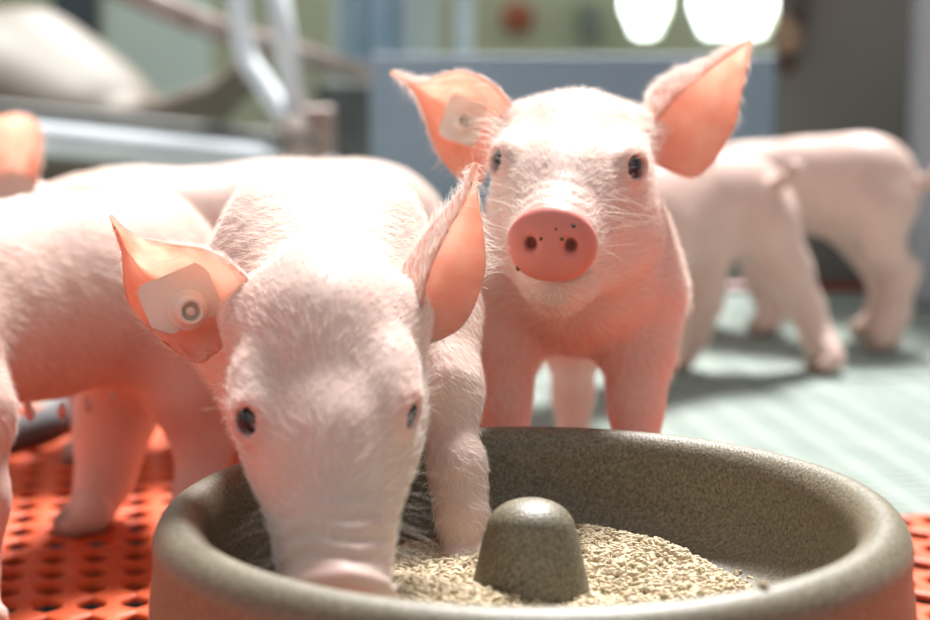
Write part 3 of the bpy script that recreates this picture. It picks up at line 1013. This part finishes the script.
def piglet_eating():
    pig = Pig('white piglet with a square ear tag eating head-down in the stoneware bowl', .0018, (-.19, .62, 0), (.09, 1.34, .29))
    f = pig.f
    c0 = P(325, 333, .805); s = P(333, 600, .722)
    F, U, R, L = head_frame(c0, s, -FWD, 0)
    along = nrm(P(345, 285, 1.22) - P(323, 285, .97)); along[2] = 0; along = nrm(along)
    lat = nrm(np.cross(along, [0, 0, 1.0]))
    torso(f, [(P(322, 288, .965), lat, along, (.046, .075, .050), .03), (P(326, 284, 1.08), lat, along, (.050, .09, .053), .03), (floor_pt(338, 1.19, .142), lat, along, (.050, .065, .054), .03)])
    # shoulder blades
    for px, py in ((268, 262), (384, 262)):
        f.ell(P(px, py, .955), (.020, .05, .040), None, .02)
    f.cap(P(322, 300, .93), c0 - F * .015 + U * -.016, .044, .030, .03)
    H = sculpt_head(f, c0, F, U, R, L, 1.04, 1.0, wrinkle=.0012, pad=1.12)
    # ear roots
    f.cap(P(262, 320, .815), P(236, 318, .834), .015, .008, .018); f.cap(P(390, 316, .815), P(412, 318, .836), .015, .009, .018)
    # legs
    pig.leg([P(420, 320, .925), P(440, 392, .895), P(455, 462, .878), P(463, 520, .868), P(468, 566, .862)], [.030, .0165, .0095, .0090, .0094])
    f.ell(P(458, 478, .875), (.0104, .012, .013), None, .008)
    pig.foot(P(470, 588, .858), (.1, -1), .0095)
    pig.leg([P(250, 320, .94), P(272, 410, .925), P(290, 480, .91), P(300, 545, .90)], [.034, .018, .0105, .010])
    for px in (308, 384):
        ft = floor_pt(px, 1.20)
        pig.leg([floor_pt(px, 1.20, .13), floor_pt(px, 1.19, .085), floor_pt(px, 1.215, .045), ft + np.array([0, 0, .015])], [.040, .024, .0115, .011])
        pig.foot(ft, (0, -1))
    # eyes
    eyes = [f.hit(247, 421, .68, .85), f.hit(411, 414, .68, .85)]
    pig.eyes = [place_eye(f, h, c0, F) for h in eyes]
    nostrils(f, H, L, F, U, R)
    # curled tail
    tb = floor_pt(340, 1.255, .19)
    f.chain(list(resample([tb, tb + [.0, .02, .005], tb + [.012, .03, -.008], tb + [.02, .022, .006]], 7)), [.006, .0055, .005, .0045, .004, .0035, .003], .004)
    sc = H(0, L - .0035, -.0095)
    pig.paint += [(sc, .021, SNOUT * 1.12, .012)]
    for c, n, B in pig.eyes:
        pig.paint.append((c + n * .003, .013, np.array([.70, .40, .35]), .007))
    pig.paint.append((H(0, L + .002, -.009), .017, SNOUT * .95, .01))
    pig.bald += [(H(0, L - .020, .008), .020, .75), (sc, .0190, 1)] + [(c + n * .003, .0075, 1) for c, n, B in pig.eyes]
    # ears: leading edge, fold, trailing edge from base to tip
    pig.ears.append(ear_sheet(
        [(264, 300, .806), (236, 268, .806), (205, 250, .815), (168, 244, .825), (136, 236, .835), (110, 215, .845)],
        [(236, 322, .832), (210, 298, .848), (180, 286, .856), (150, 272, .856), (130, 252, .850), (112, 218, .846)],
        [(218, 350, .815), (196, 362, .820), (160, 338, .828), (128, 300, .836), (122, 250, .842), (111, 219, .846)], .0014))
    pig.ears.append(ear_sheet(
        [(418, 338, .806), (422, 304, .803), (430, 270, .806), (446, 234, .815), (466, 198, .826), (477, 164, .838)],
        [(392, 316, .835), (396, 288, .838), (418, 256, .842), (440, 224, .842), (464, 192, .842), (476, 163, .842)],
        [(424, 346, .826), (464, 324, .838), (484, 276, .846), (484, 236, .848), (478, 196, .846), (478, 165, .843)], .0014))
    o = pig.build()
    pig.leg_fur = 0.0
    back = np.array([0, 1.0, -.25])
    def flow(r):
        hd = np.linalg.norm(r - (c0 + F * .04), axis=1)
        m = np.clip((.125 - hd) / .05, 0, 1)[:, None]
        side = (r - c0) @ R
        return m * (-F[None, :] + .9 * np.sign(side)[:, None] * np.minimum(np.abs(side) / .03, 1)[:, None] * R[None, :] - .25 * U) + (1 - m) * (np.where((r[:, :1] > P(430, 400, .87)[0]) & (r[:, 2:] < .19), 2.5, 0) * np.array([0, 0, -1.0]) + along[None, :] + .7 * np.sign(r[:, :1] - P(330, 280, 1.0)[0]) * lat * np.sign(lat[0]) + np.array([0, 0, -.5]))
    near = lambda c: np.where(c[:, 1] < 1.1, 1.0, .35)
    pig.fur(46000, .0100, .000095, flow, .42, keep=near, extra=lambda r: np.where((r[:, 0] > P(430, 400, .87)[0]) & (r[:, 2] < .19), .55, np.where(np.linalg.norm(r - c0 - F * .05, axis=1) < .085, .72, 1.0)))
    # whiskers and lashes
    W = []
    for sgn in (-1, 1):
        for i in range(26):
            u_ = RNG.uniform(-.022, .006); ff = RNG.uniform(L - .06, L - .012)
            p = H(sgn * .019, ff, u_)
            d = nrm(sgn * R * RNG.uniform(.7, 1) - U * RNG.uniform(-.1, .5) + F * RNG.uniform(-.1, .5))
            W.append([p + d * t - U * .12 * t * t / .02 for t in np.linspace(0, RNG.uniform(.014, .024), 4)])
    for c, n, B in pig.eyes:
        for i in range(40):
            a = nrm(-F * RNG.uniform(.2, 1) + U * RNG.uniform(.0, .6) + n * RNG.uniform(.5, 1.1) + RNG.normal(0, .25, 3))
            p = c + n * .004 - F * RNG.uniform(.004, .011) + RNG.normal(0, .003, 3)
            W.append([p + a * t - np.array([0, 0, .2]) * t * t / .02 for t in np.linspace(0, RNG.uniform(.007, .014), 4)])
    hair_object('whiskers', np.array(W), .00007, o)
    # ear tag
    n = nrm(CAMV - P(184, 300, .83) + np.array([.12, 0, -.05]))
    upv = nrm(UPV * math.cos(math.radians(24)) - RGT * math.sin(math.radians(24)))
    ear_tag(o, P(180, 300, .834), n, upv, .0310, .0240, (.0012, -.0050), .0058)
    return o


piglet_eating()


# ------------------------------------------------------------------ piglet looking over the bowl
def piglet_looking():
    pig = Pig('piglet facing the camera with pink snout, standing behind the stoneware bowl', .0018, (-.09, .86, 0), (.22, 1.48, .34))
    f = pig.f
    c0 = P(577, 162, 1.02); s = P(551, 226, .905)
    F, U, R, L = head_frame(c0, s, UPV, math.radians(0))
    rl = math.radians(-3); U, R = math.cos(rl) * U + math.sin(rl) * R, math.cos(rl) * R - math.sin(rl) * U
    sgn = 1 if R[0] > 0 else -1
    torso(f, [(P(580, 264, 1.065), LAT, np.array([0, 1.0, 0]), (.045, .068, .046), .03), (P(570, 258, 1.19), LAT, np.array([.03, 1.0, 0]), (.047, .09, .048), .03), (floor_pt(562, 1.31, .146), LAT, np.array([0, 1.0, 0]), (.043, .058, .048), .03)])
    f.cap(P(580, 250, 1.06), c0 - F * .018 - U * .012, .042, .032, .03)
    H = sculpt_head(f, c0, F, U, R, L, 1.06, 1.12, wrinkle=.0003, jowl=1.0, skull=1.2)
    f.cap(P(526, 130, 1.04), P(502, 132, 1.058), .012, .006, .022); f.cap(P(632, 134, 1.04), P(658, 134, 1.060), .012, .006, .022)
    # legs
    for (sh, el, kn, fx) in (((510, 300), (503, 352), (503, 405), 504), ((642, 298), (638, 352), (636, 405), 635)):
        ft = floor_pt(fx, 1.05)
        pig.leg([P(*sh, 1.055), P(*el, 1.05), P(*kn, 1.045), ft + np.array([0, 0, .07]), ft + np.array([0, 0, .018])], [.024, .0162, .0118, .0108, .0108], .014)
        pig.foot(ft, (0, -1))
    for px in (573, 640):
        ft = floor_pt(px, 1.33)
        pig.leg([floor_pt(px * .7 + 172, 1.31, .13), floor_pt(px, 1.31, .085), floor_pt(px, 1.335, .05), ft + np.array([0, 0, .015])], [.026, .018, .0115, .011])
        pig.foot(ft, (0, -1))
    eyes = [f.hit(498, 160, .86, 1.12), f.hit(635, 167, .86, 1.12)]
    pig.eyes = [place_eye(f, h, c0, F, 1.22) for h in eyes]
    nostrils(f, H, L, F, U, R)
    sc = H(0, L - .0035, -.0095)
    pig.paint += [(sc, .0245, SNOUT, .006)]
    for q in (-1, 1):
        pig.paint.append((H(q * .0085, L - .004, -.0085), .0055, SNOUT * .45, .003))  # darker colour painted into the nostril hollows
    for c, n, B in pig.eyes:
        pig.paint.append((c + n * .003, .013, np.array([.72, .42, .36]), .007))
    pig.bald += [(sc, .0215, 1)] + [(c + n * .003, .0075, 1) for c, n, B in pig.eyes]
    pig.ears.append(ear_sheet(
        [(520, 116, 1.038), (494, 86, 1.032), (465, 72, 1.034), (440, 76, 1.038), (418, 84, 1.042), (390, 73, 1.046)],
        [(496, 140, 1.066), (472, 118, 1.078), (450, 104, 1.076), (432, 96, 1.066), (414, 82, 1.052), (391, 72, 1.047)],
        [(484, 182, 1.046), (462, 180, 1.050), (438, 152, 1.052), (424, 112, 1.052), (412, 88, 1.050), (391, 75, 1.048)], .0017))
    pig.ears.append(ear_sheet(
        [(642, 150, 1.040), (658, 120, 1.032), (682, 92, 1.032), (704, 74, 1.040), (730, 54, 1.048), (751, 40, 1.055)],
        [(650, 118, 1.066), (664, 92, 1.068), (690, 76, 1.068), (712, 66, 1.066), (735, 52, 1.062), (751, 39, 1.057)],
        [(656, 164, 1.050), (698, 176, 1.062), (732, 132, 1.070), (741, 96, 1.070), (747, 66, 1.064), (752, 41, 1.058)], .0017))
    o = pig.build()
    def flow(r):
        hd = np.linalg.norm(r - (c0 + F * .04), axis=1)
        m = np.clip((.115 - hd) / .05, 0, 1)[:, None]
        side = ((r - c0) @ R)[:, None]
        return m * (-F[None, :] + 1.1 * np.clip(side / .03, -1, 1) * R[None, :] - .1 * U) + (1 - m) * np.array([0, .6, -1.0])
    pig.leg_fur = 1.0
    near = lambda c: np.where(c[:, 1] < 1.15, 1.0, .3)
    pig.fur(44000, .0095, .000095, flow, .5, keep=near, extra=lambda r: np.where(np.linalg.norm(r - c0 - F * .06, axis=1) < .07, .75, 1.0))
    W = []
    for q in (-1, 1):
        for i in range(22):
            p = H(q * RNG.uniform(.016, .024), RNG.uniform(L - .06, L - .02), RNG.uniform(-.022, .010))
            d = nrm(q * R * RNG.uniform(.7, 1) + U * RNG.uniform(-.4, .35) + F * RNG.uniform(-.1, .4))
            W.append([p + d * t - U * .10 * t * t / .02 for t in np.linspace(0, RNG.uniform(.014, .028), 4)])
    for i in range(14):
        p = H(RNG.normal(0, .005), L - .03, -.040); d = nrm(-U + RNG.normal(0, .35, 3))
        W.append([p + d * t for t in np.linspace(0, RNG.uniform(.01, .02), 4)])
    for c, n, B in pig.eyes:
        out = nrm((c - c0) @ R * R)
        for i in range(75):
            a = nrm(out * RNG.uniform(.2, 1.1) + U * RNG.uniform(.2, .9) + n * RNG.uniform(.2, .8) + RNG.normal(0, .2, 3))
            p = c + n * .004 + U * RNG.uniform(.006, .020) + RNG.normal(0, .003, 3) - n * .002
            W.append([p + a * t - np.array([0, 0, .35]) * t * t / .02 for t in np.linspace(0, RNG.uniform(.009, .019), 4)])
    hair_object('whiskers', np.array(W), .00008, o)
    n = nrm(CAMV - P(460, 118, 1.05) + np.array([.25, 0, .05]))
    upv = nrm(UPV * math.cos(math.radians(18)) + RGT * math.sin(math.radians(18)))
    ear_tag(o, P(463, 120, 1.052), n, upv, .0215, .0245, (-.0006, -.0010), .0042)
    # crumbs stuck to the snout
    for px, py, r in ((556, 229, .0010), (573, 226, .0012), (562, 239, .0012), (541, 239, .0010), (518, 268, .0015), (571, 250, .0009)):
        h = f.hit(px, py, .85, 1.0)
        bm = bmesh.new(); bmesh.ops.create_icosphere(bm, subdivisions=1, radius=r)
        for v in bm.verts:
            v.co *= random.uniform(.75, 1.3)
        bmesh.ops.translate(bm, verts=bm.verts, vec=Vector(h))
        bm_obj('crumb', bm, CRUMB, o)
    return o


piglet_looking()


# ------------------------------------------------------------------ the other piglets
def piglet_left():
    pig = Pig('piglet cut off by the photo edge, belly and hind legs over orange floor', .0026, (-.50, .78, 0), (-.06, 1.32, .29))
    f = pig.f
    hip, mid, sho = P(136, 278, 1.19), P(46, 297, 1.12), P(-66, 312, 1.05)
    al = nrm(sho - hip); lat = nrm(np.cross(al, [0, 0, 1.0]))
    torso(f, [(hip, lat, al, (.046, .058, .054), .03), (mid, lat, al, (.050, .080, .058), .03), (sho, lat, al, (.046, .07, .054), .03)])
    f.cap(P(165, 330, 1.155), P(120, 300, 1.16), .030, .034, .03)
    pig.leg([P(178, 330, 1.155), P(188, 392, 1.15), P(203, 446, 1.158), P(198, 500, 1.15), floor_pt(192, 1.14, .018)], [.034, .0205, .0130, .0108, .0110], .018)
    pig.foot(floor_pt(190, 1.14), (-.6, -.6))
    pig.leg([P(128, 370, 1.21), P(112, 430, 1.205), P(106, 475, 1.20), P(92, 512, 1.185)], [.036, .0195, .0135, .0130], .018)
    pig.foot(floor_pt(90, 1.178), (-.7, -.5), .014)
    pig.leg([P(-60, 350, 1.01), P(-34, 415, .995), P(-22, 500, .985), floor_pt(-24, .98, .018)], [.032, .0215, .0125, .0115], .016)
    pig.foot(floor_pt(-18, .98), (-.5, -.8))
    pig.leg([P(-120, 360, 1.10), P(-120, 440, 1.10), floor_pt(-125, 1.10, .018)], [.034, .016, .0115], .02)
    f.cap(sho, P(-165, 285, .99), .046, .034, .03)
    plain_head(pig, P(-185, 268, .97), P(-300, 330, .90))
    for px, py, d in ((30, 419, 1.08), (62, 417, 1.10), (88, 411, 1.115), (112, 404, 1.13)):
        f.ell(P(px, py - 6, d), (.0030, .0030, .006), None, .006)
        pig.paint.append((P(px, py + 2, d), .007, np.array([.66, .38, .33]), .006))
    o = pig.build()
    def flow(r):
        return np.tile(-al + np.array([0, 0, -.55]), (len(r), 1))
    pig.leg_fur = 1.0
    pig.fur(24000, .010, .00009, flow, .4)


def piglet_behind():
    pig = Pig('piglet standing sideways behind the eating one, mostly its white back and one ear', .0030, (-.50, 1.26, 0), (.05, 1.62, .28))
    f = pig.f
    rump, mid, sho = P(372, 240, 1.47), P(285, 240, 1.43), P(120, 250, 1.385)
    al = nrm(sho - rump); lat = nrm(np.cross(al, [0, 0, 1.0]))
    torso(f, [(rump, lat, al, (.047, .058, .056), .03), (mid, lat, al, (.050, .088, .058), .03), (P(190, 248, 1.4), lat, al, (.047, .07, .049), .03), (sho, lat, al, (.046, .07, .053), .03)])
    f.cap(sho, P(10, 250, 1.355), .042, .036, .03)
    c0 = P(0, 235, 1.35); s = P(-105, 320, 1.30)
    F, U, R, L = head_frame(c0, s, UPV)
    H = sculpt_head(f, c0, F, U, R, L, 1.0)
    nostrils(f, H, L, F, U, R)
    for q in (-1, 1):
        h = H(q * .034, .036, .010)
        while f.sample(h) < 0:
            h = h + nrm(q * R * .9 + U * .35) * .0006
        pig.eyes.append(place_eye(f, h, c0, F))
    pig.paint.append((H(0, L - .0035, -.0095), .022, SNOUT, .008))
    f.cap(P(15, 205, 1.35), P(12, 192, 1.35), .018, .014, .015)
    pig.leg([P(415, 290, 1.475), P(455, 345, 1.49), P(468, 372, 1.50), P(472, 392, 1.50), floor_pt(476, 1.50, .018)], [.045, .022, .0135, .012, .012], .018)
    pig.foot(floor_pt(474, 1.50), (-1, -.2))
    pig.leg([P(380, 300, 1.43), P(385, 350, 1.43), floor_pt(392, 1.43, .02)], [.045, .02, .012]); pig.foot(floor_pt(390, 1.43), (-1, -.2))
    for px, d in ((105, 1.42), (92, 1.36)):
        pig.leg([P(px + 10, 310, d), P(px, 370, d), floor_pt(px, d, .018)], [.034, .018, .012]); pig.foot(floor_pt(px, d), (-1, -.2))
    pig.ears.append(ear_sheet(
        [(-28, 200, 1.33), (-36, 160, 1.325), (-22, 124, 1.325), (10, 113, 1.33)],
        [(6, 205, 1.36), (4, 165, 1.36), (10, 130, 1.35), (22, 115, 1.335)],
        [(36, 186, 1.345), (41, 155, 1.345), (40, 128, 1.34), (30, 116, 1.335)], .0016, 20, 13))
    o = pig.build()
    pig.fur(20000, .009, .00012, lambda r: np.tile(-al + np.array([0, 0, -.5]), (len(r), 1)), .35)


def piglet_walking():
    pig = Pig('blurred piglet with a curled tail, walking away behind the one facing the camera', .0030, (-.05, 1.40, 0), (.34, 1.80, .29))
    f = pig.f
    rump, sho = P(742, 205, 1.69), P(640, 222, 1.62)
    al = nrm(sho - rump); lat = nrm(np.cross(al, [0, 0, 1.0]))
    torso(f, [(rump, lat, al, (.038, .044, .042), .024), (P(695, 205, 1.655), lat, al, (.038, .060, .042), .024), (sho, lat, al, (.040, .058, .045), .026)])
    pig.leg([P(764, 225, 1.675), P(788, 272, 1.68), P(806, 308, 1.685), P(818, 340, 1.68), floor_pt(828, 1.665, .016)], [.030, .0180, .0125, .0108, .0115], .016)
    pig.foot(floor_pt(828, 1.665), (-.6, -.5), .013)
    pig.leg([P(700, 250, 1.66), P(699, 300, 1.67), P(690, 335, 1.675), floor_pt(684, 1.68, .016)], [.028, .0170, .0125, .0115], .018)
    pig.foot(floor_pt(682, 1.68), (-1, -.2), .013)
    pig.leg([P(650, 250, 1.60), P(645, 310, 1.6), floor_pt(640, 1.60, .016)], [.034, .018, .0125], .02)
    f.cap(sho, P(585, 205, 1.57), .040, .033, .03)
    pig.foot(floor_pt(639, 1.60), (-1, -.2), .012)
    plain_head(pig, P(572, 195, 1.56), P(500, 275, 1.49), .035)
    tl = [P(772, 196, 1.66), P(776, 186, 1.655), P(784, 180, 1.65), P(794, 178, 1.645), P(799, 170, 1.645), P(793, 165, 1.648), P(788, 171, 1.652)]
    f.chain(list(resample(tl, 14)), np.linspace(.0055, .0026, 14), .005)
    o = pig.build()
    pig.fur(9000, .007, .00010, lambda r: np.tile(-al + np.array([0, 0, -.5]), (len(r), 1)), .35)


def piglet_far():
    pig = Pig('farthest piglet, rump towards the blue-grey post, standing on the mint floor', .0032, (.06, 1.62, 0), (.52, 2.06, .30))
    f = pig.f
    rump, mid, sho = P(868, 190, 1.80), P(808, 186, 1.835), P(740, 195, 1.87)
    al = nrm(sho - rump); lat = nrm(np.cross(al, [0, 0, 1.0]))
    torso(f, [(rump, lat, al, (.046, .047, .050), .028), (mid, lat, al, (.043, .066, .045), .028), (sho, lat, al, (.040, .058, .042), .028)])
    pig.leg([P(880, 212, 1.775), P(884, 250, 1.775), P(904, 272, 1.785), P(897, 312, 1.775), floor_pt(889, 1.765, .016)], [.032, .0165, .0125, .0105, .0115], .012)
    pig.foot(floor_pt(886, 1.765), (-.7, -.4), .013)
    pig.leg([P(858, 225, 1.83), P(884, 282, 1.845), floor_pt(874, 1.84, .016)], [.028, .0120, .0105], .012); pig.foot(floor_pt(870, 1.84), (-1, -.2), .012)
    pig.leg([P(752, 225, 1.85), P(766, 280, 1.86), P(774, 306, 1.86), floor_pt(770, 1.85, .016)], [.028, .0165, .0125, .0118], .016)
    pig.foot(floor_pt(768, 1.85), (-1, -.2), .013)
    pig.leg([P(722, 225, 1.90), P(704, 285, 1.91), floor_pt(698, 1.91, .016)], [.028, .015, .0115], .016)
    pig.foot(floor_pt(696, 1.91), (-1, -.2), .012)
    f.cap(sho, P(680, 205, 1.91), .038, .032, .03)
    plain_head(pig, P(664, 205, 1.92), P(580, 285, 1.90), .03)
    tl = [P(922, 186, 1.775), P(930, 180, 1.77), P(938, 178, 1.765), P(942, 170, 1.765), P(936, 166, 1.768)]
    f.chain(list(resample(tl, 10)), np.linspace(.006, .003, 10), .005)
    o = pig.build()
    pig.fur(9000, .007, .00010, lambda r: np.tile(-al + np.array([0, 0, -.5]), (len(r), 1)), .35)


piglet_left()
piglet_behind()
piglet_walking()
piglet_far()
